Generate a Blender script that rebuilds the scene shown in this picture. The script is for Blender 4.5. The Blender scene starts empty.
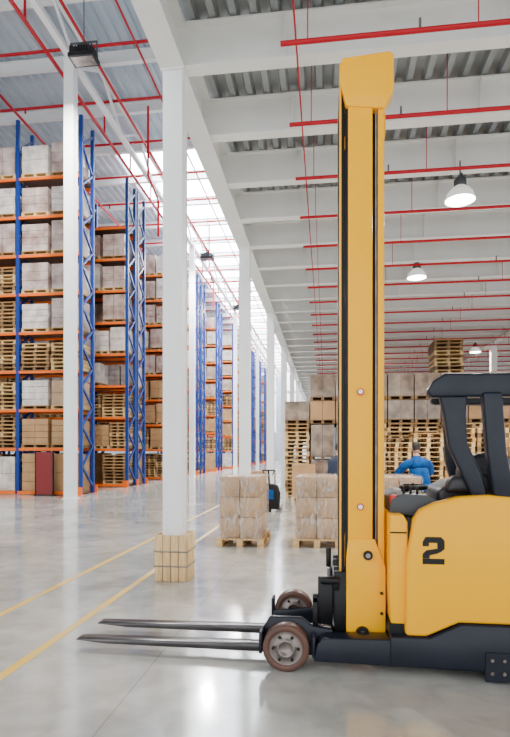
import bpy, math, random
from mathutils import Vector, Matrix
random.seed(7)
D=bpy.data; SC=bpy.context.scene; COL=SC.collection

# ---------------------------------------------------------------- materials
def mat(name,c,rough=.5,metal=0.0,c2=None,scale=4.0,bump=0.0,bscale=40,emit=None,es=0,coat=0,detail=4,stretch=None,contrast=(.35,.65),spec=.5):
    m=D.materials.new(name); m.use_nodes=True; nt=m.node_tree; b=nt.nodes['Principled BSDF']
    b.inputs['Base Color'].default_value=(*c,1); b.inputs['Roughness'].default_value=rough; b.inputs['Metallic'].default_value=metal
    b.inputs['Specular IOR Level'].default_value=spec
    if coat: b.inputs['Coat Weight'].default_value=coat; b.inputs['Coat Roughness'].default_value=.06
    tc=None
    if c2 or bump:
        tc=nt.nodes.new('ShaderNodeTexCoord'); mp=nt.nodes.new('ShaderNodeMapping'); nt.links.new(tc.outputs['Object'],mp.inputs[0])
        if stretch: mp.inputs['Scale'].default_value=stretch
    if c2:
        n=nt.nodes.new('ShaderNodeTexNoise'); n.inputs['Scale'].default_value=scale; n.inputs['Detail'].default_value=detail
        nt.links.new(mp.outputs[0],n.inputs['Vector'])
        r=nt.nodes.new('ShaderNodeValToRGB'); r.color_ramp.elements[0].position=contrast[0]; r.color_ramp.elements[1].position=contrast[1]
        r.color_ramp.elements[0].color=(*c,1); r.color_ramp.elements[1].color=(*c2,1)
        nt.links.new(n.outputs['Fac'],r.inputs[0]); nt.links.new(r.outputs[0],b.inputs['Base Color'])
    if bump:
        n2=nt.nodes.new('ShaderNodeTexNoise'); n2.inputs['Scale'].default_value=bscale; n2.inputs['Detail'].default_value=3
        nt.links.new(mp.outputs[0],n2.inputs['Vector'])
        bp=nt.nodes.new('ShaderNodeBump'); bp.inputs['Strength'].default_value=bump; bp.inputs['Distance'].default_value=.02
        nt.links.new(n2.outputs['Fac'],bp.inputs['Height']); nt.links.new(bp.outputs[0],b.inputs['Normal'])
    if emit:
        b.inputs['Emission Color'].default_value=(*emit,1); b.inputs['Emission Strength'].default_value=es
    return m

M={}
M['white']=mat('white_paint',(.91,.92,.92),.4,c2=(.86,.87,.87),scale=1.5)
M['beamwhite']=mat('beam_paint',(.91,.91,.88),.5,c2=(.84,.84,.81),scale=1.2)
M['deck']=mat('galvanised_deck',(.28,.30,.31),.4,.3,c2=(.42,.44,.45),scale=.8)
M['roofhi']=mat('high_roof_deck',(.46,.54,.62),.5,.1,c2=(.60,.67,.74),scale=.5)
M['sky']=mat('skylight_glass',(.8,.9,1),.4,emit=(.86,.94,1),es=20)
M['end_glow']=mat('end_glow_panel',(.9,.9,.9),.4,emit=(.95,.97,1),es=2.5)  # emissive material for added glow panels at the hall's far end
M['red']=mat('red_pipe',(.46,.002,.012),.4,spec=.25)
M['wall']=mat('wall_panel',(.60,.63,.66),.6,c2=(.50,.54,.58),scale=.3)
M['wood1']=mat('pallet_wood',(.60,.35,.13),.75,c2=(.38,.20,.07),scale=3,bump=.3,stretch=(1,1,6))
M['wood2']=mat('pallet_wood_pale',(.80,.56,.26),.75,c2=(.58,.36,.14),scale=3,bump=.3,stretch=(1,1,6))
M['wood3']=mat('pallet_wood_old_and_gap_shade',(.26,.15,.065),.8,c2=(.16,.09,.04),scale=3)  # old pallets, and painted shade inside the simplified ones
M['plank']=mat('guard_plank',(.84,.60,.30),.6,c2=(.62,.39,.17),scale=5,bump=.2,stretch=(8,8,.8))
M['card']=mat('cardboard',(.50,.29,.13),.7,c2=(.38,.21,.09),scale=2)
M['cardp']=mat('cardboard_tan',(.56,.35,.18),.45,c2=(.40,.24,.12),scale=2.5,coat=.3)
M['cardg']=mat('wrapped_pink_grey_goods',(.64,.52,.47),.4,c2=(.28,.175,.14),scale=1.8,coat=.4)
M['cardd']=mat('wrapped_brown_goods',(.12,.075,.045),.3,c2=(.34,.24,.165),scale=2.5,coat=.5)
M['cardw']=mat('white_goods',(.78,.73,.68),.5,c2=(.50,.43,.38),scale=3)
M['blue']=mat('rack_blue',(.006,.035,.22),.45,spec=.3)
M['orange']=mat('rack_orange',(.90,.15,.005),.45,spec=.3)
M['mesh']=mat('rack_deck_dark',(.12,.07,.05),.7)
M['yellow']=mat('truck_yellow',(1.0,.465,.0),.28,coat=.16,spec=.06)
M['navy']=mat('truck_navy',(.006,.008,.016),.34,c2=(.010,.013,.023),scale=5,spec=.3)
M['black']=mat('black_steel',(.004,.004,.005),.45,spec=.3)
M['dark']=mat('dark_rubber',(.012,.012,.014),.7)
M['seat']=mat('seat_vinyl',(.009,.010,.014),.45,bump=.1)
M['steel']=mat('bare_steel',(.28,.245,.225),.35,.6,c2=(.17,.14,.125),scale=8)
M['tyre']=mat('polyurethane_tyre',(.12,.058,.042),.4,c2=(.08,.043,.034),scale=6,spec=.3)
M['fork']=mat('fork_steel',(.05,.05,.053),.3,.6,c2=(.11,.10,.10),scale=9,stretch=(.3,3,3))
M['redp']=mat('red_plastic',(.55,.01,.01),.4)
M['jblue']=mat('jacket_blue',(.003,.09,.34),.7,c2=(.002,.05,.20),scale=9,bump=.4,bscale=25,spec=.2)
M['jdark']=mat('jacket_navy',(.012,.022,.055),.7,bump=.3,bscale=20)
M['pants']=mat('work_trousers',(.02,.024,.035),.8)
M['skin']=mat('skin',(.55,.29,.19),.5)
M['hair']=mat('hair',(.02,.014,.01),.6)
M['lamp']=mat('lamp_lens',(1,1,1),.3,emit=(1,.96,.88),es=30)
M['lampb']=mat('lamp_reflector',(.75,.76,.76),.3,.3,emit=(1,.97,.9),es=.6)
M['grey']=mat('grey_plastic',(.04,.045,.05),.5)
M['rackred']=mat('dark_red_panel',(.20,.01,.01),.5)
M['line']=mat('floor_paint_yellow',(.86,.52,.05),.3,c2=(.62,.50,.30),scale=2.2,contrast=(.42,.78),detail=8)
def film():
    m=D.materials.new('stretch_film'); m.use_nodes=True; nt=m.node_tree; nt.nodes.clear()
    o=nt.nodes.new('ShaderNodeOutputMaterial'); mx=nt.nodes.new('ShaderNodeMixShader'); t=nt.nodes.new('ShaderNodeBsdfTransparent')
    p=nt.nodes.new('ShaderNodeBsdfPrincipled'); p.inputs['Base Color'].default_value=(.76,.70,.64,1); p.inputs['Roughness'].default_value=.08
    tc=nt.nodes.new('ShaderNodeTexCoord'); mp=nt.nodes.new('ShaderNodeMapping'); mp.inputs['Scale'].default_value=(3.0,3.0,.9); mp.inputs['Rotation'].default_value=(.3,.5,0)
    n=nt.nodes.new('ShaderNodeTexNoise'); n.inputs['Scale'].default_value=5; n.inputs['Detail'].default_value=5; n.inputs['Distortion'].default_value=1.8
    r=nt.nodes.new('ShaderNodeValToRGB'); r.color_ramp.elements[0].position=.46; r.color_ramp.elements[0].color=(.07,.07,.07,1); r.color_ramp.elements[1].position=.66; r.color_ramp.elements[1].color=(.60,.60,.60,1)
    bp=nt.nodes.new('ShaderNodeBump'); bp.inputs['Strength'].default_value=1.0
    L=nt.links.new
    L(tc.outputs['Object'],mp.inputs[0]); L(mp.outputs[0],n.inputs['Vector']); L(n.outputs['Fac'],r.inputs[0]); L(n.outputs['Fac'],bp.inputs['Height']); L(bp.outputs[0],p.inputs['Normal'])
    L(r.outputs[0],mx.inputs[0]); L(t.outputs[0],mx.inputs[1]); L(p.outputs[0],mx.inputs[2]); L(mx.outputs[0],o.inputs[0])
    return m
M['film']=film()
def floor_mat():
    m=D.materials.new('polished_concrete'); m.use_nodes=True; nt=m.node_tree; b=nt.nodes['Principled BSDF']; L=nt.links.new
    tc=nt.nodes.new('ShaderNodeTexCoord')
    def noise(s,d,dist=0):
        n=nt.nodes.new('ShaderNodeTexNoise'); n.inputs['Scale'].default_value=s; n.inputs['Detail'].default_value=d; n.inputs['Distortion'].default_value=dist; L(tc.outputs['Object'],n.inputs['Vector']); return n
    n1=noise(.7,7,.4); r=nt.nodes.new('ShaderNodeValToRGB'); e=r.color_ramp.elements; e[0].position=.38; e[0].color=(.40,.41,.385,1); e[1].position=.62; e[1].color=(.60,.58,.535,1); L(n1.outputs['Fac'],r.inputs[0])
    n2=noise(3.5,8,.6); r2=nt.nodes.new('ShaderNodeValToRGB'); e=r2.color_ramp.elements; e[0].position=.3; e[0].color=(.68,.68,.66,1); e[1].position=.62; e[1].color=(1.0,1.0,1.0,1); L(n2.outputs['Fac'],r2.inputs[0])
    mx=nt.nodes.new('ShaderNodeMixRGB'); mx.blend_type='MULTIPLY'; mx.inputs[0].default_value=.7; L(r.outputs[0],mx.inputs[1]); L(r2.outputs[0],mx.inputs[2])
    br=nt.nodes.new('ShaderNodeTexBrick'); br.offset=0; br.inputs['Scale'].default_value=1; br.inputs['Brick Width'].default_value=6; br.inputs['Row Height'].default_value=3; br.inputs['Mortar Size'].default_value=.005; br.inputs['Mortar Smooth'].default_value=.2
    br.inputs['Color1'].default_value=(1,1,1,1); br.inputs['Color2'].default_value=(.94,.94,.94,1); br.inputs['Mortar'].default_value=(.70,.69,.67,1)
    mp=nt.nodes.new('ShaderNodeMapping'); mp.inputs['Location'].default_value=(1.3,.55,0); L(tc.outputs['Object'],mp.inputs[0]); L(mp.outputs[0],br.inputs['Vector'])
    mx2=nt.nodes.new('ShaderNodeMixRGB'); mx2.blend_type='MULTIPLY'; mx2.inputs[0].default_value=1; L(mx.outputs[0],mx2.inputs[1]); L(br.outputs[0],mx2.inputs[2]); L(mx2.outputs[0],b.inputs['Base Color'])
    mr=nt.nodes.new('ShaderNodeMapRange'); mr.inputs[3].default_value=.04; mr.inputs[4].default_value=.20; L(n2.outputs['Fac'],mr.inputs[0]); L(mr.outputs[0],b.inputs['Roughness'])
    b.inputs['Specular IOR Level'].default_value=1.0
    bp=nt.nodes.new('ShaderNodeBump'); bp.inputs['Strength'].default_value=.025; L(n2.outputs['Fac'],bp.inputs['Height']); L(bp.outputs[0],b.inputs['Normal'])
    return m
M['floor']=floor_mat()

# ---------------------------------------------------------------- mesh builder
class MB:
    def __init__(s): s.v=[]; s.f=[]; s.m=[]; s.mats=[]
    def mi(s,k):
        if k not in s.mats: s.mats.append(k)
        return s.mats.index(k)
    def add(s,vs,fs,k):
        o=len(s.v); s.v+=[tuple(x) for x in vs]; i=s.mi(k)
        for f in fs: s.f.append([a+o for a in f]); s.m.append(i)
    def box(s,x0,x1,y0,y1,z0,z1,k):
        s.add([(x0,y0,z0),(x1,y0,z0),(x1,y1,z0),(x0,y1,z0),(x0,y0,z1),(x1,y0,z1),(x1,y1,z1),(x0,y1,z1)],
              [(0,3,2,1),(4,5,6,7),(0,1,5,4),(1,2,6,5),(2,3,7,6),(3,0,4,7)],k)
    def prism(s,pts,y0,y1,k):
        n=len(pts)
        s.add([(p[0],y0,p[1]) for p in pts]+[(p[0],y1,p[1]) for p in pts],
              [list(range(n)),list(range(2*n-1,n-1,-1))]+[(i,i+n,(i+1)%n+n,(i+1)%n) for i in range(n)],k)
    def bar(s,a,b,w,k):
        a=Vector(a);b=Vector(b);d=(b-a).normalized(); up=Vector((0,0,1)) if abs(d.z)<.9 else Vector((1,0,0))
        r=d.cross(up).normalized()*w/2; u=r.cross(d).normalized()*w/2
        s.add([a-r-u,a+r-u,a+r+u,a-r+u,b-r-u,b+r-u,b+r+u,b-r+u],[(0,1,2,3),(7,6,5,4),(0,4,5,1),(1,5,6,2),(2,6,7,3),(3,7,4,0)],k)
    def tube(s,a,b,r,k,n=12,r2=None):
        a=Vector(a);b=Vector(b);r2=r if r2 is None else r2; d=(b-a).normalized(); up=Vector((0,0,1)) if abs(d.z)<.9 else Vector((1,0,0))
        x=d.cross(up).normalized(); y=x.cross(d).normalized()
        vs=[a+(x*math.cos(t)+y*math.sin(t))*r for t in [2*math.pi*i/n for i in range(n)]]+[b+(x*math.cos(t)+y*math.sin(t))*r2 for t in [2*math.pi*i/n for i in range(n)]]
        s.add(vs,[list(range(n)),list(range(2*n-1,n-1,-1))]+[(i,i+n,(i+1)%n+n,(i+1)%n) for i in range(n)],k)
    def lathe(s,prof,c,k,n=24,axis='z'):
        vs=[];fs=[]
        for (r,h) in prof:
            for i in range(n):
                t=2*math.pi*i/n
                if axis=='z': vs.append((c[0]+r*math.cos(t),c[1]+r*math.sin(t),c[2]+h))
                else: vs.append((c[0]+r*math.cos(t),c[1]+h,c[2]+r*math.sin(t)))
        for j in range(len(prof)-1):
            for i in range(n): fs.append((j*n+i,j*n+(i+1)%n,(j+1)*n+(i+1)%n,(j+1)*n+i))
        s.add(vs,fs,k)
    def obj(s,name,parent=None,bevel=0,smooth=False,seg=2):
        me=D.meshes.new(name); me.from_pydata(s.v,[],s.f); 
        for k in s.mats: me.materials.append(M[k])
        me.polygons.foreach_set('material_index',s.m); me.update()
        o=D.objects.new(name,me); COL.objects.link(o)
        if parent: o.parent=parent
        import bmesh
        bm=bmesh.new(); bm.from_mesh(me); bmesh.ops.recalc_face_normals(bm,faces=bm.faces); bm.to_mesh(me); bm.free()
        if bevel:
            b=o.modifiers.new('bevel','BEVEL'); b.width=bevel; b.segments=seg; b.limit_method='ANGLE'; b.angle_limit=.6
        if smooth or bevel:
            me.polygons.foreach_set('use_smooth',[True]*len(me.polygons))
            try:
                bpy.context.view_layer.objects.active=o; o.select_set(True); bpy.ops.object.shade_auto_smooth(angle=.6); o.select_set(False)
            except Exception as e: me.polygons.foreach_set('use_smooth',[False]*len(me.polygons))
        return o
def empty(name,loc=(0,0,0)):
    e=D.objects.new(name,None); COL.objects.link(e); e.location=loc; e.empty_display_size=.1; return e

# ---------------------------------------------------------------- room shell
XR=16.0; XL=-27.0; YB=98.0; YF=-5.0; ZL=7.0; ZH=17.0
m=MB(); m.box(XL,XR,YF,YB,-.2,0,'floor'); m.obj('floor')
m=MB(); m.box(XL-.2,XL,YF,YB,0,ZH,'wall'); m.obj('wall_left')
m=MB(); m.box(XL,-1.75,YB,YB+.2,0,ZH,'wall'); m.box(-1.75,XR,YB,YB+.2,0,ZL,'wall'); m.obj('wall_back')
m=MB()
for x in (-14.4,-11.6,-7.8,-5.0): 
    for z in (5.2,8.8,12.6): m.box(x,x+2.6,YB-.06,YB-.02,z,z+3.3,'end_glow')
m.obj('end_glow_1')  # added glowing panels that brighten the far end of the high hall
m=MB(); m.box(-1.8,-1.6,YF,YB,ZL+.12,ZH,'wall'); m.obj('wall_clerestory')
def deck(m,x0,x1,y0,y1,z,pitch,h,k):
    x=x0; vs=[];fs=[]
    while x<x1-1e-6:
        for dx,dz in ((0,0),(.32,0),(.44,h),(.88,h)):
            for y in (y0,y1): vs.append((x+dx*pitch,y,z+dz))
        x+=pitch
    n=len(vs)//2
    m.add(vs,[(2*i,2*i+1,2*i+3,2*i+2) for i in range(n-1)],k)
m=MB(); deck(m,-1.7,XR,YF,YB,ZL,.26,.10,'deck'); m.box(-1.8,XR,YF,YB,ZL+.11,ZL+.15,'deck'); m.obj('ceiling')
m=MB(); SA,SB=-10.6,-3.0
deck(m,XL,SA,YF,YB,ZH,.40,.12,'roofhi'); deck(m,SB,-1.8,YF,YB,ZH,.40,.12,'roofhi'); deck(m,SA,SB,YF,27,ZH,.40,.12,'roofhi')
y=27
while y<YB-1: deck(m,SA,SB,y+2.6,y+3.0,ZH,.4,.12,'roofhi'); y+=3
m.box(XL,-1.6,YF,YB,ZH+.3,ZH+.4,'roofhi')
m.obj('ceiling_high')
m=MB(); y=27
while y<YB-1: m.box(SA,SB,y,min(y+2.6,YB-.1),ZH+.04,ZH+.07,'sky'); y+=3
m.obj('window_skylight')
m=MB(); m.box(-2.335,-2.255,YF,90,.001,.003,'line'); m.obj('floor_marking_line')
m=MB(); m.box(-3.215,-3.135,YF,90,.001,.003,'line'); m.obj('floor_marking_line')

# ---------------------------------------------------------------- low hall structure
def ibeam_x(m,x0,x1,y,z0,z1,w,k,t=.02):
    m.box(x0,x1,y-w/2,y+w/2,z0,z0+t,k); m.box(x0,x1,y-w/2,y+w/2,z1-t,z1,k); m.box(x0,x1,y-.01,y+.01,z0+t,z1-t,k)
def ibeam_y(m,x,y0,y1,z0,z1,w,k,t=.025):
    m.box(x-w/2,x+w/2,y0,y1,z0,z0+t,k); m.box(x-w/2,x+w/2,y0,y1,z1-t,z1,k); m.box(x-.01,x+.01,y0,y1,z0+t,z1-t,k)
m=MB()
y=6.71-9
while y<YB-.5:
    ibeam_x(m,-1.76,XR,y,6.42,6.98,.2,'beamwhite')
    for x in (-.5,2.2,4.7,7.2,10): m.box(x-.008,x+.008,y-.1,y+.1,6.44,6.96,'beamwhite')
    y+=1.5
ibeam_y(m,-1.9,YF,YB,6.38,7.0,.3,'beamwhite'); ibeam_y(m,7.2,YF,YB,6.30,6.42,.26,'beamwhite')
yy=6.71
while yy<YB:
    m.box(-2.05,-1.75,yy-.012,yy+.012,6.4,6.98,'beamwhite'); yy+=1.5
m.obj('roof_beams')
def column(x,y,h,w,guard=False):
    m=MB(); t=.022
    m.box(x-w/2,x+w/2,y-w/2,y-w/2+t,.02,h-.02,'white'); m.box(x-w/2,x+w/2,y+w/2-t,y+w/2,.02,h-.02,'white')
    m.box(x-w/2+.012,x-w/2+.03,y-w/2+t,y+w/2-t,.02,h-.02,'white'); m.box(x+w/2-.03,x+w/2-.012,y-w/2+t,y+w/2-t,.02,h-.02,'white')
    m.box(x-w/2-.04,x+w/2+.04,y-w/2-.04,y+w/2+.04,0,.02,'white'); m.box(x-w/2-.02,x+w/2+.02,y-w/2-.03,y+w/2+.03,h-.02,h,'white')
    return m.obj('steel_column')
for k in range(15): column(-1.9,6.71+6*k,6.38,.25)
for k in range(15): column(7.2,6.71+6*k,6.30,.25)
def guard(x,y):
    m=MB(); g=.20; h=.58; t=.022
    for s in (-1,1):
        for i in range(4):
            a=-g+i*(2*g/4)+.004; b=a+2*g/4-.008
            m.box(x+a,x+b,y+s*g-t/2,y+s*g+t/2,0.002,h-random.random()*.015,'plank')
            a2=-g+t+i*((2*g-2*t)/4)+.004; b2=a2+(2*g-2*t)/4-.008
            m.box(x+s*g-t/2,x+s*g+t/2,y+a2,y+b2,0.002,h-random.random()*.015,'plank')
    for z in (.18,.36):
        for s in (-1,1): m.box(x-g-.012,x+g+.012,y+s*(g+.014)-.004,y+s*(g+.014)+.004,z,z+.018,'steel')
        for s in (-1,1): m.box(x+s*(g+.014)-.004,x+s*(g+.014)+.004,y-g-.012,y+g+.012,z,z+.018,'steel')
    return m.obj('wooden_column_guard',bevel=.003,seg=1)
guard(-1.9,6.71); guard(-1.9,12.71)

m=MB()
y=6.0
while y<YB-.5:
    m.tube((-.5,y,6.12),(XR-.2,y,6.12),.028,'red',8)
    for x in (-.2,1.6,4.6,7.6,10.6): m.tube((x,y,6.12),(x,y,6.98),.007,'red',6)
    for x in (1.0,4.0,7.0): m.tube((x,y,6.12),(x,y,6.25),.015,'steel',6)
    y+=1.5
m.tube((-.34,-2,6.30),(-.34,YB-.3,6.30),.011,'red',8)
m.obj('sprinkler_pipes')

def pendant(x,y,z,en=380):
    e=empty('pendant_high_bay_lamp',(x,y,z)); m=MB()
    m.lathe([(.24,0),(.235,.03),(.21,.11),(.14,.19),(.09,.23),(.085,.25)],(0,0,0),'lampb',28)
    m.lathe([(.09,.23),(.10,.25),(.10,.34),(.07,.37),(0.001,.37)],(0,0,0),'grey',20)
    m.tube((0,0,.37),(0,0,6.42-z),.012,'grey',8); m.obj('housing',e,smooth=True)
    m=MB(); m.lathe([(.001,-.03),(.14,-.02),(.225,.012)],(0,0,0),'lamp',28); m.obj('lens',e,smooth=True)
    m=MB(); m.box(-.02,.02,-.09,.09,.34,.42,'grey'); m.obj('bracket',e)
    l=D.lights.new('lamp_light','AREA'); l.shape='DISK'; l.size=.45; l.energy=en; l.color=(1,.94,.86)
    lo=D.objects.new('light',l); COL.objects.link(lo); lo.parent=e; lo.location=(0,0,-.05)
pendant(2.2,9.35,5.76); pendant(2.3,14.3,6.05)
for (x,y) in ((2.3,27.7),(2.3,40.7),(7.0,14.3),(6.6,25.3)): pendant(x,y,6.05,230)

# ---------------------------------------------------------------- high hall structure
for y in (17.6,34.6,51.6,68.7,85.7): column(-8.66,y,15.0,.34)
m=MB()
X=-8.66
m.box(X-.1,X+.1,YF,YB-.1,15.0,15.16,'white'); m.box(X-.1,X+.1,YF,YB-.1,16.3,16.46,'white')
y=YF; f=0
while y<YB-2.3:
    a=(X,y,15.1) if f else (X,y,16.4); b=(X,y+2.1,16.4) if f else (X,y+2.1,15.1)
    m.bar(a,b,.09,'white'); f^=1; y+=2.1
m.obj('roof_truss')
m=MB(); y=5.0
while y<YB-.5:
    ibeam_x(m,XL+.05,-1.85,y,16.5,16.95,.2,'white'); y+=3
m.obj('high_roof_beams')
m=MB()
for (x,z,r) in ((-9.1,14.75,.065),(-8.1,15.5,.055),(-6.6,15.9,.04),(-5.2,15.9,.05),(-12.6,15.5,.055),(-17,15.6,.05)): m.tube((x,YF+.5,z),(x,YB-.3,z),r,'red',8)
y=6.5
while y<YB-.5:
    m.tube((XL+.2,y,16.1),(-2.0,y,16.1),.055,'red',8); 
    for x in (-9.1,-5.2,-12.6): m.tube((x,y,14.8 if x==-9.1 else 15.9),(x,y,16.1),.04,'red',6)
    y+=3
for y in (22.,34.,46.):
    m.tube((-7.4,y,16.1),(-7.4,y,13.2),.05,'red',8); m.tube((-7.4,y,13.2),(-7.4,y+1.4,12.8),.05,'red',8); m.tube((-7.4,y+1.4,12.8),(-7.4,y+1.4,11.2),.05,'red',8)
m.obj('sprinkler_mains')
def flood(x,y,z):
    e=empty('floodlight',(x,y,z)); m=MB()
    m.box(-.40,.40,-.26,.26,-.06,.06,'black')
    for i in range(9): m.box(-.36+i*.085,-.33+i*.085,-.24,.24,.06,.28,'dark')
    m.box(-.16,.16,-.14,.14,.06,.36,'dark')
    m.box(-.43,-.40,-.03,.03,0,.5,'grey'); m.box(.40,.43,-.03,.03,0,.5,'grey'); m.box(-.43,.43,-.03,.03,.48,.51,'grey')
    m.tube((0,0,.49),(0,0,16.5-z),.015,'grey',8); m.obj('body',e)
    m=MB(); m.box(-.34,.34,-.2,.2,-.07,-.06,'steel'); m.obj('lens',e)
    l=D.lights.new('flood_light','AREA'); l.size=.5; l.energy=1800; l.color=(1,.98,.95)
    lo=D.objects.new('light',l); COL.objects.link(lo); lo.parent=e; lo.location=(0,0,-.12)
flood(-7.3,15.7,13.55); flood(-7.3,33.0,13.6); flood(-7.3,45.0,13.6)

# ---------------------------------------------------------------- pallets & cargo
def pallet(m,x,y,z,w,d,k,lod=0):
    h=.144
    if lod:
        m.box(x,x+w,y,y+d,z+.118,z+h,k)
        for c in (0,.5,1): 
            a=x+c*(w-.1); m.box(a,a+.1,y+.01,y+d,z+.02,z+.118,'wood3' if k=='wood1' else k)  # darker stringers paint the shade in the pallet's gaps
        m.box(x,x+w,y,y+.1,z,z+.02,k)
        return
    nb=7
    for i in range(nb):
        bw=.11; a=y+i*(d-bw)/(nb-1); m.box(x,x+w,a,a+bw,z+.122,z+h,k)
    for c in (0,.5,1):
        a=x+c*(w-.1)
        m.box(a,a+.1,y,y+d,z+.10,z+.122,k); m.box(a,a+.1,y,y+d,z,z+.022,k)
        for r in (0,.5,1): b=y+r*(d-.14); m.box(a,a+.1,b,b+.14,z+.022,z+.10,k)
def cartons(m,x,y,z,w,d,h,k,nx=2,ny=2,nz=3,j=.006,g=.004):
    for a in range(nx):
        for b in range(ny):
            for c in range(nz):
                r=lambda:random.random()*j
                m.box(x+a*w/nx+r(),x+(a+1)*w/nx-g-r(),y+b*d/ny+r(),y+(b+1)*d/ny-g-r(),z+c*h/nz+g/2,z+(c+1)*h/nz-g/2,k)
def stack(m,x,y,z,w,d,n,lod=1):
    for i in range(n):
        k=random.choice(('wood1','wood2','wood1','wood2','wood3'))
        j=(random.random()-.5)*.05
        pallet(m,x+j,y+(random.random()-.5)*.04,z+i*.146,w,d,k,lod)

def wrapped(x,y,w=.8,d=1.2,h=.98,kp='wood2'):
    e=empty('wrapped_carton_pallet',(x,y,0))
    m=MB(); pallet(m,0,0,0,w,d,kp); m.obj('pallet',e)
    m=MB(); cartons(m,.05,.05,.146,w-.1,d-.1,h,'cardp',2,3,3,.005,.010); m.obj('cartons',e,bevel=.006,seg=1)
    m=MB(); n=26; nz=14; vs=[];fs=[]
    per=[]
    x0,x1,y0,y1=.032,w-.032,.032,d-.032
    for i in range(n): per.append((x0+(x1-x0)*i/n,y0))
    for i in range(n): per.append((x1,y0+(y1-y0)*i/n))
    for i in range(n): per.append((x1-(x1-x0)*i/n,y1))
    for i in range(n): per.append((x0,y1-(y1-y0)*i/n))
    N=len(per); cx=w/2; cy=d/2
    for jz in range(nz+1):
        for (px,py) in per:
            z=.11+(h+.05)*jz/nz; o=(random.random()-.5)*.016; s=1+.02*(1-jz/nz)
            dx=px-cx; dy=py-cy; l=math.hypot(dx,dy)
            vs.append((cx+dx*s+dx/l*o,cy+dy*s+dy/l*o,z))
    for jz in range(nz):
        for i in range(N): fs.append((jz*N+i,jz*N+(i+1)%N,(jz+1)*N+(i+1)%N,(jz+1)*N+i))
    fs.append([nz*N+i for i in range(N)])
    m.add(vs,fs,'film'); m.obj('stretch_wrap',e,smooth=False)
wrapped(-1.84,9.0,h=1.04); wrapped(-.55,9.1,h=1.04); wrapped(.80,9.1,h=1.04)
e=empty('carton_pallet',(-1.12,17.6,0)); m=MB(); pallet(m,0,0,0,.8,1.2,'wood2'); m.obj('pallet',e)
m=MB(); cartons(m,.02,.02,.146,.76,1.1,1.05,'card',1,2,2); m.obj('cartons',e)
e=empty('carton_pallet',(-3.15,21.3,0)); m=MB(); pallet(m,0,0,0,1.2,.8,'wood2'); m.obj('pallet',e)
m=MB(); cartons(m,.02,.02,.146,1.1,.76,.7,'card',2,1,2); m.obj('cartons',e)

e=empty('block_stacked_goods',(0,0,0)); mp=MB(); mc=MB()
i=0; x=-1.5
while x<13.5:
    for row,yy in enumerate((20.0,21.4,22.8)):
        r=random.random()
        if i==0: typ='stack'
        elif i in (1,2): typ='cart'
        else: typ='stack' if (r<.75) else 'cart'
        if typ=='stack': stack(mp,x,yy,0,.88,1.2,18)
        else:
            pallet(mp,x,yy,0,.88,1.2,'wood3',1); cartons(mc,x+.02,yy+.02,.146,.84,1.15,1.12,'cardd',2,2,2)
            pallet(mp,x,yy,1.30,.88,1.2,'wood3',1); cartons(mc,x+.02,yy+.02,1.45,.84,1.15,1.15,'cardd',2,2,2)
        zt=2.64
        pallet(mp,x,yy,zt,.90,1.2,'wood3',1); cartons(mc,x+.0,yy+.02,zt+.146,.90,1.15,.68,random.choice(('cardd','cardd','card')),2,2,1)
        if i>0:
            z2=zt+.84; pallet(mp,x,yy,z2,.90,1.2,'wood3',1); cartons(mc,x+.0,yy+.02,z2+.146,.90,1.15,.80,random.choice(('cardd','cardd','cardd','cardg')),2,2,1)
    i+=1; x+=.93
for x in (.6,1.8,3.0,4.2,5.4,8.0,9.2,10.4,11.6,12.8):
    for yy in (27.6,28.95):
        for z in (0,1.35,2.7,4.05):
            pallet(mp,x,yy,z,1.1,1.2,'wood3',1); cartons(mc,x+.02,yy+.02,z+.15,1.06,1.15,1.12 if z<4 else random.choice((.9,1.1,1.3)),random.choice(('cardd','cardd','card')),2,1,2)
stack(mp,4.10,21.4,4.43,1.05,1.2,10); stack(mp,7.9,22.8,4.43,.84,1.2,6)
mp.obj('pallets',e); mc.obj('goods',e)
e=empty('pallet_stack',(0,0,0)); mp=MB(); stack(mp,1.75,17.4,0,.9,1.2,14,0); stack(mp,2.7,17.4,0,.9,1.2,15,0); stack(mp,3.65,17.4,0,.9,1.2,17,0); stack(mp,4.6,17.4,0,.9,1.2,16,0); stack(mp,5.55,17.4,0,.9,1.2,17,0); mp.obj('pallets',e)

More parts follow.
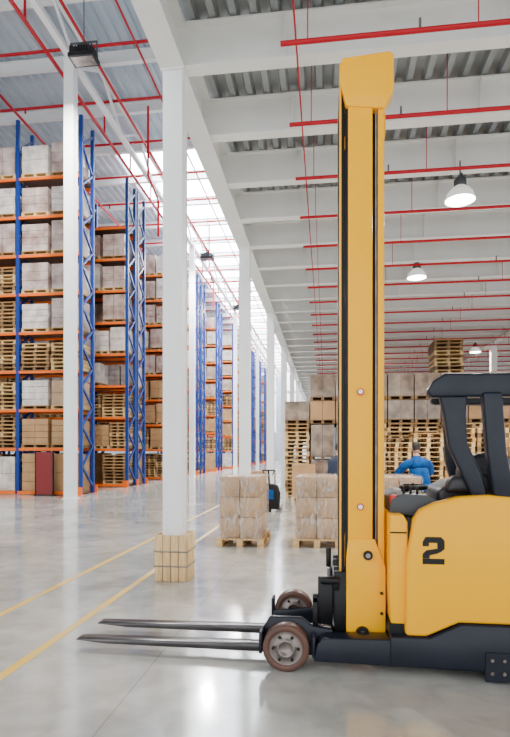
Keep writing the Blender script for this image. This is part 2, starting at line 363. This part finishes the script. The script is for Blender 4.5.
# ---------------------------------------------------------------- racks
LV=[1.75,3.2,4.65,6.1,7.55,9.0,10.45,11.9,13.2]
def rack(yf,nb,seed,lod=1,xe=-8.95,near=False):
    random.seed(seed)
    e=empty('pallet_rack',(xe,yf,0)); fr=MB(); cg=MB(); bay=2.5; dep=1.1; H=14.1
    for i in range(nb+1):
        x=-i*bay
        for y in (0.0,dep-.1):
            fr.box(x-.13,x,y,y+.1,0.01,H,'blue'); fr.box(x-.15,x+.04,y-.03,y+.13,0,.012,'orange')
        z=.3; f=0
        while z<H-.8:
            a=(x-.05,.1,z) if f else (x-.05,dep-.1,z); b=(x-.05,dep-.1,z+.75) if f else (x-.05,.1,z+.75)
            fr.bar(a,b,.07,'blue'); f^=1; z+=.75
        if i<nb:
            for zl in LV[:-1]:
                for y in (0.0,dep-.05): fr.box(x-bay,x-.12,y-.01,y+.05,zl-.10,zl,'orange')
                fr.box(x-bay,x-.12,.06,dep-.06,zl-.02,zl-.005,'mesh')
    fr.box(-.2,.06,-.18,-.1,0,.30,'orange'); fr.box(-.2,.06,dep+.1,dep+.16,0,.30,'orange'); 
    for i in range(nb):
        fr.box(-i*bay-bay,-i*bay-.1,-.12,-.08,.03,.14,'orange')
        for li,zl in enumerate([0.0]+LV[:-1]):
            x=-i*bay-bay+.04; n=3 if random.random()<.4 else 2; w=.76 if n==3 else 1.08
            lim=(1.62 if li==0 else 1.30)
            if near: n=2; w=1.08
            gap=(2.36-n*w)/(n)
            if zl>11.5 and not near: 
                if random.random()<.25: continue
            kind=random.random()
            if near and i==1 and li in (2,3,4,5): kind=-.5
            if near and i==0 and li in (3,): kind=-.5
            if near and i==0 and li in (4,): kind=.45
            for j in range(n):
                xx=x+gap/2+j*(w+gap); r=random.random()
                if r<.04 and not near: continue
                kk=kind+(random.random()-.5)*.3
                if zl>7 : kk=max(kk,.56) if kind>-.4 else kk
                if kk<.36: stack(cg,xx,.0,zl+.003,w,1.1,random.randint(7,8) if li else 10,1)
                else:
                    kp=random.choice(('wood1','wood2','wood2'))
                    pallet(cg,xx,0,zl+.003,w,1.1,kp,1); h=(lim-.17)*(.80+.19*random.random())
                    ck=random.choice(('cardg','cardg','cardw')) if zl>6 else random.choice(('card','cardp','cardd','cardg','cardw','cardw'))
                    if kk<.55 and zl<6: ck='card'
                    cartons(cg,xx+.02,.02,zl+.15,w-.04,1.04,h,ck,random.choice((1,2)),1,random.choice((2,2,3,4)),.006,.014)
    fr.obj('frame',e); cg.obj('cargo',e)
rack(19.1,3,11,near=True)
pairs=[23.8,30.6,37.4,44.2,52.2,59.0,65.8,72.8,79.6,87.0]
for i,y in enumerate(pairs):
    nb=4 if i<2 else (2 if i<5 else 1)
    rack(y,nb,30+i); rack(y+1.3,nb,60+i)
m=MB(); m.box(-10.55,-9.9,18.7,18.74,0.0,1.6,'rackred'); m.box(-10.58,-10.55,18.68,18.76,0,1.65,'black'); m.box(-9.9,-9.87,18.68,18.76,0,1.65,'black'); m.box(-10.58,-9.87,18.6,18.84,0,.03,'black'); m.obj('red_barrier_panel')

# ---------------------------------------------------------------- pallet truck (small black)
e=empty('electric_pallet_truck',(-1.5,14.6,0)); m=MB()
m.prism([(-.28,.08),(.26,.08),(.28,.5),(.2,.72),(-.2,.78),(-.28,.6)],-.3,.12,'black')
m.obj('body',e,bevel=.04)
m=MB(); m.box(-.26,-.1,.12,1.25,.06,.12,'steel'); m.box(.1,.26,.12,1.25,.06,.12,'steel')
for x in (-.18,.18): m.tube((x-.04,1.1,.045),(x+.04,1.1,.045),.045,'dark')
m.tube((-.05,-.15,.1),(.05,-.15,.1),.1,'dark',16); m.obj('forks_and_wheels',e)
m=MB(); m.bar((0,-.2,.7),(0,-.42,1.1),.05,'black'); m.tube((-.16,-.42,1.12),(.16,-.42,1.12),.02,'black'); m.tube((-.16,-.42,1.12),(-.1,-.36,1.0),.015,'black'); m.tube((.16,-.42,1.12),(.1,-.36,1.0),.015,'black'); m.box(-.12,.12,-.31,-.3,.35,.6,'jblue'); m.obj('tiller',e)

# ---------------------------------------------------------------- REACH TRUCK
T=empty('reach_truck',(0,0,0))
m=MB()
for yc in (4.24,4.66):
    w=.06
    pts=[(-2.02,.075),(-1.75,.055),(-.02,.05),(.03,.07),(.05,.13),(.05,.62),(.01,.62),(.01,.15),(-.03,.115),(-1.2,.10),(-2.0,.088)]
    m.prism(pts,yc-w,yc+w,'fork')
m.obj('forks',T,bevel=.006,seg=1)
m=MB()
for z in (.16,.56): m.box(.05,.10,4.12,4.82,z,z+.09,'black')
for y in (4.13,4.30,4.60,4.77): m.box(.06,.15,y,y+.05,.14,.70,'black')
m.box(-.06,.05,4.125,4.15,.30,.66,'black'); m.tube((-.04,4.1,.64),(.1,4.1,.64),.03,'black'); m.tube((.0,4.11,.25),(.0,4.2,.25),.05,'steel',16)
m.box(-.10,-.06,4.13,4.18,.22,.52,'black'); m.box(-.1,.05,4.13,4.18,.46,.50,'black')
m.tube((.02,4.30,.70),(.02,4.30,.85),.02,'black')
m.obj('fork_carriage',T,bevel=.005,seg=1)
m=MB()
for (a,b) in ((4.14,4.25),(4.72,4.83)):
    m.box(.165,.345,a,b,.20,4.56,'yellow')
    m.box(.385,.432,a+.01,b-.01,.30,4.35,'yellow')
    m.box(.100,.116,a+.01,b-.01,.30,4.54,'yellow')
    m.prism([(.15,.2),(.44,.2),(.44,.74),(.36,.95),(.165,.95),(.15,.80)],a-.012,a,'yellow')
    m.prism([(.10,4.40),(.15,4.2),(.425,4.16),(.50,4.30),(.50,4.55),(.47,4.58),(.12,4.56)],a-.012,b+.012,'yellow')
m.box(.30,.44,4.25,4.72,4.38,4.54,'yellow'); m.box(.34,.43,4.25,4.72,2.6,2.72,'yellow'); m.box(.30,.44,4.25,4.72,.3,.5,'yellow')
m.obj('mast_outer',T,bevel=.008)
m=MB()
for (a,b) in ((4.17,4.23),(4.74,4.80)):
    m.box(.145,.165,a,b,.16,4.40,'black'); m.box(.345,.385,a+.04,b,.3,4.3,'black')  # wider black plate paints the shade in the slit between the yellow rails
    m.box(.118,.140,a+.01,b+.01,.16,4.50,'black')
for x,y in ((.11,4.32),(.11,4.64)): m.tube((x,y,.6),(x,y,4.4),.012,'black',8)
m.box(.10,.165,4.23,4.74,4.30,4.42,'black'); m.box(.10,.14,4.23,4.74,2.0,2.1,'black')
m.tube((.20,4.50,.3),(.20,4.50,2.6),.04,'steel')
m.tube((.372,4.16,.5),(.372,4.16,4.2),.006,'steel',6)
for z in (2.05,1.19):
    m.tube((.255,4.128,z),(.255,4.12,z),.026,'redp',16); m.tube((.255,4.12,z),(.255,4.115,z),.017,'white',12)
m.tube((.31,4.13,.83),(.31,4.105,.83),.035,'black',18); m.tube((.31,4.105,.83),(.31,4.10,.83),.018,'steel',12)
m.tube((.27,4.13,.25),(.27,4.10,.25),.05,'black',18); m.tube((.27,4.10,.25),(.27,4.095,.25),.02,'steel',12)
for z in (.4,.55): m.tube((.41,4.128,z),(.41,4.118,z),.012,'black',8)
m.obj('mast_inner',T)
m=MB()
for (a,b,s) in ((3.93,4.10,-1),(4.86,5.03,1)):
    m.prism([(-.09,.09),(1.2,.07),(1.2,.30),(.55,.30),(.45,.27),(.0,.26),(-.06,.22)],a,b,'navy')
    ya,yb=(4.075,4.12) if s<0 else (4.84,4.885)
    if s<0: m.prism([(-.47,.12),(-.44,.08),(.05,.08),(.05,.28),(-.1,.30),(-.18,.36),(-.42,.36),(-.47,.28)],ya,yb,'navy')
    else: m.prism([(-.47,.10),(-.44,.08),(.05,.08),(.05,.24),(-.1,.22),(-.47,.18)],ya,yb,'navy')
    m.box(-.49,-.465,a+.02,b,.12,.28,'navy'); m.box(-.10,-.075,a+.02,b,.10,.26,'navy')
m.prism([(-.02,.26),(.14,.26),(.10,.36),(-.02,.36)],4.84,4.98,'navy')
m.obj('outriggers',T,bevel=.010)
m=MB()
for a,b in ((3.935,4.06),(4.90,5.025)):
    c=(-.29,a,.17); 
    m.lathe([(.166,b-a),(.17,.115),(.17,.012),(.160,0),(.125,0),(.122,.012)],c,'tyre',36,'y')
    m.lathe([(.122,.012),(.07,.02),(.065,-.004),(.05,-.006),(.048,.012),(.001,.012)],c,'steel',30,'y')
    m.lathe([(.13,b-a),(.001,b-a)],c,'steel',24,'y')
    for k in range(6):
        t=k*math.pi/3; m.tube((c[0]+.092*math.cos(t),a+.014,c[2]+.092*math.sin(t)),(c[0]+.092*math.cos(t),a+.002,c[2]+.092*math.sin(t)),.011,'black',8)
m.obj('load_wheels',T,smooth=True)
m=MB()
m.prism([(.46,.37),(.578,.37),(.578,1.10),(.55,1.15),(.455,1.15),(.45,.6)],3.98,4.98,'yellow')
m.obj('battery_cover',T,bevel=.012)
m=MB(); m.box(.45,.6,3.99,4.97,.22,.37,'black'); m.box(.575,.60,4.0,4.97,.3,1.13,'black'); 
m.box(.455,.57,3.972,3.982,1.02,1.03,'black'); m.obj('battery_tray',T)
m=MB()
m.prism([(.555,.30),(.70,.30),(.92,.405),(2.08,.405),(2.10,.9),(2.02,1.2),(1.85,1.28),(1.3,1.285),(1.11,1.30),(.92,1.285),(.76,1.24),(.66,1.19),(.612,1.12),(.595,1.02),(.565,.84)],3.93,4.06,'yellow')
m.prism([(.555,.30),(.70,.30),(.92,.405),(2.08,.405),(2.10,.9),(2.02,1.1),(.66,1.10),(.595,1.0),(.565,.84)],4.06,4.96,'yellow')
m.prism([(1.35,1.1),(2.02,1.1),(1.98,1.25),(1.38,1.25)],4.06,4.9,'yellow')
m.prism([(.60,1.1),(1.3,1.1),(1.3,1.28),(.76,1.22),(.63,1.16)],4.92,5.02,'yellow')
m.obj('body_shell',T,bevel=.028,seg=3)
m=MB()
m.prism([(.45,.085),(1.08,.085),(1.10,.02),(1.26,.02),(1.30,.085),(2.12,.09),(2.14,.40),(.93,.403),(.72,.298),(.45,.298)],3.915,5.035,'navy')
m.obj('chassis',T,bevel=.014)
m=MB(); m.lathe([(.001,0),(.12,0),(.15,.01),(.15,.12),(.001,.12)],(1.75,3.98,.15),'dark',28,'y'); m.box(1.09,1.25,3.905,3.925,.02,.22,'navy')
for x,z in ((1.13,.17),(1.21,.17),(1.13,.08),(1.21,.08)): m.tube((x,3.906,z),(x,3.895,z),.012,'steel',8)
m.tube((1.17,3.95,.045),(1.17,4.1,.045),.044,'dark',16)
m.obj('rear_wheels',T)
m=MB()
ox,oz=.672,.815
for p in ([(0,.155),(.02,.19),(.125,.19),(.148,.165),(.148,.150),(.0,.150)],[(0,.15),(0,.125),(.042,.125),(.042,.15)],[(.1,.15),(.148,.15),(.148,.108),(.125,.088),(.1,.10)],
          [(.0,.04),(.0,.07),(.025,.096),(.095,.108),(.125,.088),(.1,.076),(.048,.062),(.046,.04)],[(0,0),(.148,0),(.148,.038),(0,.038)]):
    m.prism([(ox+a,oz+b) for a,b in p][::-1],3.925,3.931,'black')
m.obj('number_decal',T)
m=MB()
m.prism([(.84,1.16),(1.30,1.16),(1.30,1.36),(1.22,1.40),(.95,1.37),(.84,1.31)],4.28,4.80,'seat')
m.prism([(.98,1.30),(1.34,1.30),(1.38,1.56),(1.30,1.60),(1.10,1.585),(1.0,1.50)],4.25,4.42,'seat')
m.prism([(.86,1.30),(1.24,1.30),(1.24,1.42),(1.10,1.46),(.90,1.42)],4.08,4.24,'seat')
m.obj('driver_seat',T,bevel=.045,seg=4)
m=MB()
m.prism([(.47,1.15),(.86,1.10),(.86,1.22),(.74,1.28),(.56,1.29),(.48,1.25)],4.12,4.88,'grey')
m.tube((.60,4.45,1.28),(.70,4.45,1.34),.02,'black'); 
m.lathe([(.09,0),(.11,.01),(.11,.03),(.09,.04)],(.69,4.45,1.30),'black',24)
m.tube((.50,4.15,1.22),(.50,4.15,1.28),.03,'redp',16)
for i in range(3): m.tube((.58+i*.05,4.2,1.28),(.58+i*.05,4.2,1.34),.01,'black',8)
m.obj('control_console',T,bevel=.012)
m=MB()
m.prism([(.72,2.04),(.74,1.99),(1.9,1.99),(1.95,2.02),(1.95,2.10),(1.85,2.15),(.84,2.16),(.76,2.11)],4.0,4.12,'navy')
m.prism([(.90,2.04),(.92,2.01),(1.9,1.99),(1.95,2.02),(1.95,2.10),(1.85,2.15),(.98,2.16),(.93,2.13)],4.84,4.96,'navy')
for i in range(6): x=.95+i*.17; m.box(x,x+.035,4.12,4.84,2.07,2.11,'navy')
m.bar((.80,4.06,2.09),(.96,4.9,2.09),.06,'navy')
m.prism([(.80,2.03),(1.0,2.03),(.99,1.86),(1.00,1.66),(1.10,1.44),(1.14,1.28),(1.03,1.28),(.97,1.42),(.87,1.64),(.84,1.86)][::-1],4.02,4.10,'navy')
m.prism([(1.0,2.03),(1.12,2.03),(1.14,1.5),(1.24,1.1),(1.14,1.1),(1.03,1.5)][::-1],4.86,4.94,'navy')
m.prism([(1.09,2.02),(1.22,2.02),(1.25,1.6),(1.32,1.25),(1.17,1.25),(1.12,1.6)][::-1],3.97,4.07,'navy')
m.prism([(1.6,2.02),(1.75,2.02),(1.95,1.2),(1.78,1.2)][::-1],4.86,4.94,'navy')
m.obj('overhead_guard',T,bevel=.02,seg=3)

# ---------------------------------------------------------------- workers
def skin_mesh(name,verts,edges,rad,parent,matkeys,assign,sub=2,root=0):
    me=D.meshes.new(name); me.from_pydata(verts,edges,[]); o=D.objects.new(name,me); COL.objects.link(o)
    s=o.modifiers.new('skin','SKIN'); 
    sv=me.skin_vertices[0].data
    for i,r in enumerate(rad):
        sv[i].radius=(r if isinstance(r,tuple) else (r,r)); sv[i].use_root=(i==root)
    ss=o.modifiers.new('sub','SUBSURF'); ss.levels=sub; ss.render_levels=sub
    dg=bpy.context.evaluated_depsgraph_get(); dg.update()
    nm=D.meshes.new_from_object(o.evaluated_get(dg)); o.modifiers.clear(); o.data=nm
    nm.materials.clear()
    for k in matkeys: nm.materials.append(M[k])
    for p in nm.polygons: p.material_index=assign(p.center); p.use_smooth=True
    o.parent=parent
    return o
def hand(e,wrist,dirv,side,name):
    d=Vector(dirv).normalized(); up=Vector((0,0,1)); s=d.cross(up).normalized(); n=s.cross(d).normalized()
    V=[];E=[];R=[]
    w=Vector(wrist); V+= [w, w+d*.045, w+d*.085]; R+=[.024,(.034),(.036)]; E+=[(0,1),(1,2)]
    L=[.072,.082,.076,.058]
    for i,l in enumerate(L):
        off=s*((i-1.5)*.021); b=w+d*.08+off
        k=len(V); V+=[b, b+d*l*.45-n*.006, b+d*l*.75-n*.024, b+d*l*.88-n*.045]; R+=[.010,.009,.0085,.007]; E+=[(2,k),(k,k+1),(k+1,k+2),(k+2,k+3)]
    k=len(V); t=-s*side
    V+=[w+d*.03+t*.03, w+d*.055+t*.052-n*.012, w+d*.085+t*.056-n*.022]; R+=[.012,.0105,.009]; E+=[(1,k),(k,k+1),(k+1,k+2)]
    skin_mesh(name,[tuple(v) for v in V],E,R,e,['skin'],lambda c:0,1)
def worker(x,y,rz,jk,lean=.22,reach=(.1,.5,1.05),bulk=1.0):
    e=empty('warehouse_worker',(x,y,0)); e.rotation_euler=(0,0,rz)
    V=[(0,0,.96),(0,lean*.25,1.12),(0,lean*.6,1.28),(0,lean*.9,1.40),(0,lean*1.15,1.51),(0,lean*1.28,1.60)]
    R=[(.165*bulk,.130*bulk),(.165*bulk,.135*bulk),(.18*bulk,.135*bulk),(.12,.10),(.060,.060),(.052,.052)]
    E=[(0,1),(1,2),(2,3),(3,4),(4,5)]
    for s in (-1,1):
        k=len(V)
        V+=[(s*.10,0,.86),(s*.12,.05,.50),(s*.13,-.02,.12),(s*.13,.03,.055),(s*.135,.17,.045)]
        R+=[.105,.075,.055,.052,.042]; E+=[(0,k),(k,k+1),(k+1,k+2),(k+2,k+3),(k+3,k+4)]
        k=len(V); hx,hy,hz=reach
        sh=Vector((s*.20*bulk,lean*.9,1.375)); wr=Vector((s*hx+s*.08,lean+hy*.8,hz)); el=(sh+wr)/2+Vector((s*.15,-.06,-.08))
        V+=[tuple(sh),tuple(el),tuple(wr)]; R+=[.078*bulk,.064*bulk,.045]; E+=[(3,k),(k,k+1),(k+1,k+2)]
        hand(e,wr,(wr-el),s,'hand_left' if s<0 else 'hand_right')
    def asg(c):
        if c.z<.10: return 2
        if c.z>1.53 and abs(c.x)<.09: return 3
        if c.z<.86 and abs(c.y)<.25: return 1
        return 0
    skin_mesh('body',V,E,R,e,[jk,'pants','dark','skin'],asg,2)
    import bmesh
    bm=bmesh.new(); bmesh.ops.create_uvsphere(bm,u_segments=28,v_segments=20,radius=1)
    for v in bm.verts:
        x_,y_,z_=v.co
        jaw=1-.28*max(0,-z_)**1.2
        nx=x_*.077*jaw; ny=y_*.098*(1-.12*max(0,-z_)); nz=z_*.122
        if y_>.5: ny-=.010*max(0,1-abs(z_-.05)*6)*(1 if .2<abs(x_)<.6 else 0)
        if y_>.6: ny+=.024*max(0,1-abs(z_+.12)*5)*max(0,1-abs(x_)*6)
        v.co=(nx,ny,nz)
    me=D.meshes.new('head'); bm.to_mesh(me); bm.free(); me.materials.append(M['skin']); me.materials.append(M['hair'])
    for p in me.polygons: c=p.center; p.material_index=1 if (c.z>.055 or (c.y<-.005 and c.z>-.06)) else 0; p.use_smooth=True
    HZ=1.675
    h=D.objects.new('head',me); COL.objects.link(h); h.parent=e; h.location=(0,lean*1.4,HZ); h.rotation_euler=(-.25,0,0)
    m=MB()
    for s in (-1,1):
        m.lathe([(.001,-.008),(.016,-.006),(.02,0),(.016,.006),(.001,.008)],(s*.079,lean*1.4,HZ),'skin',10,'y')
    for s in (-1,1): m.lathe([(.001,-.004),(.011,0),(.001,.004)],(s*.03,lean*1.4+.088,HZ-.01),'dark',8,'y')
    m.box(-.022,.022,lean*1.4+.076,lean*1.4+.082,HZ-.072,HZ-.064,'redp')
    m.lathe([(.080,.0),(.082,.04),(.07,.085),(.04,.112),(.001,.122)],(0,lean*1.4-.012,HZ+.01),'hair',20)
    m.obj('face_and_hair',e,smooth=True)
    m=MB(); m.lathe([(.098,-.04),(.085,.02),(.075,.02),(.08,-.04)],(0,lean*1.12,1.49),jk,20); m.lathe([(.19*bulk,-.05),(.185*bulk,.08),(.15*bulk,.1)],(0,.0,.90),jk,24); m.obj('collar_and_hem',e,smooth=True)
worker(1.80,10.70,.35,'jblue',.14,(.12,.45,1.15),1.18)
worker(.13,12.3,-.9,'jdark',.15,(.1,.4,1.05))

# ---------------------------------------------------------------- light
w=D.worlds.new('World'); SC.world=w; w.use_nodes=True; bg=w.node_tree.nodes['Background']; bg.inputs[0].default_value=(.94,.97,1,1); bg.inputs[1].default_value=2.75

# ---------------------------------------------------------------- camera
cd=D.cameras.new('camera'); cd.sensor_fit='VERTICAL'; cd.sensor_height=24; cd.lens=543/737*24; cd.shift_y=83.5/737; cd.clip_end=300
co=D.objects.new('camera',cd); COL.objects.link(co); co.location=(0,0,1.6); co.rotation_euler=(math.pi/2,0,math.radians(7.45)); SC.camera=co
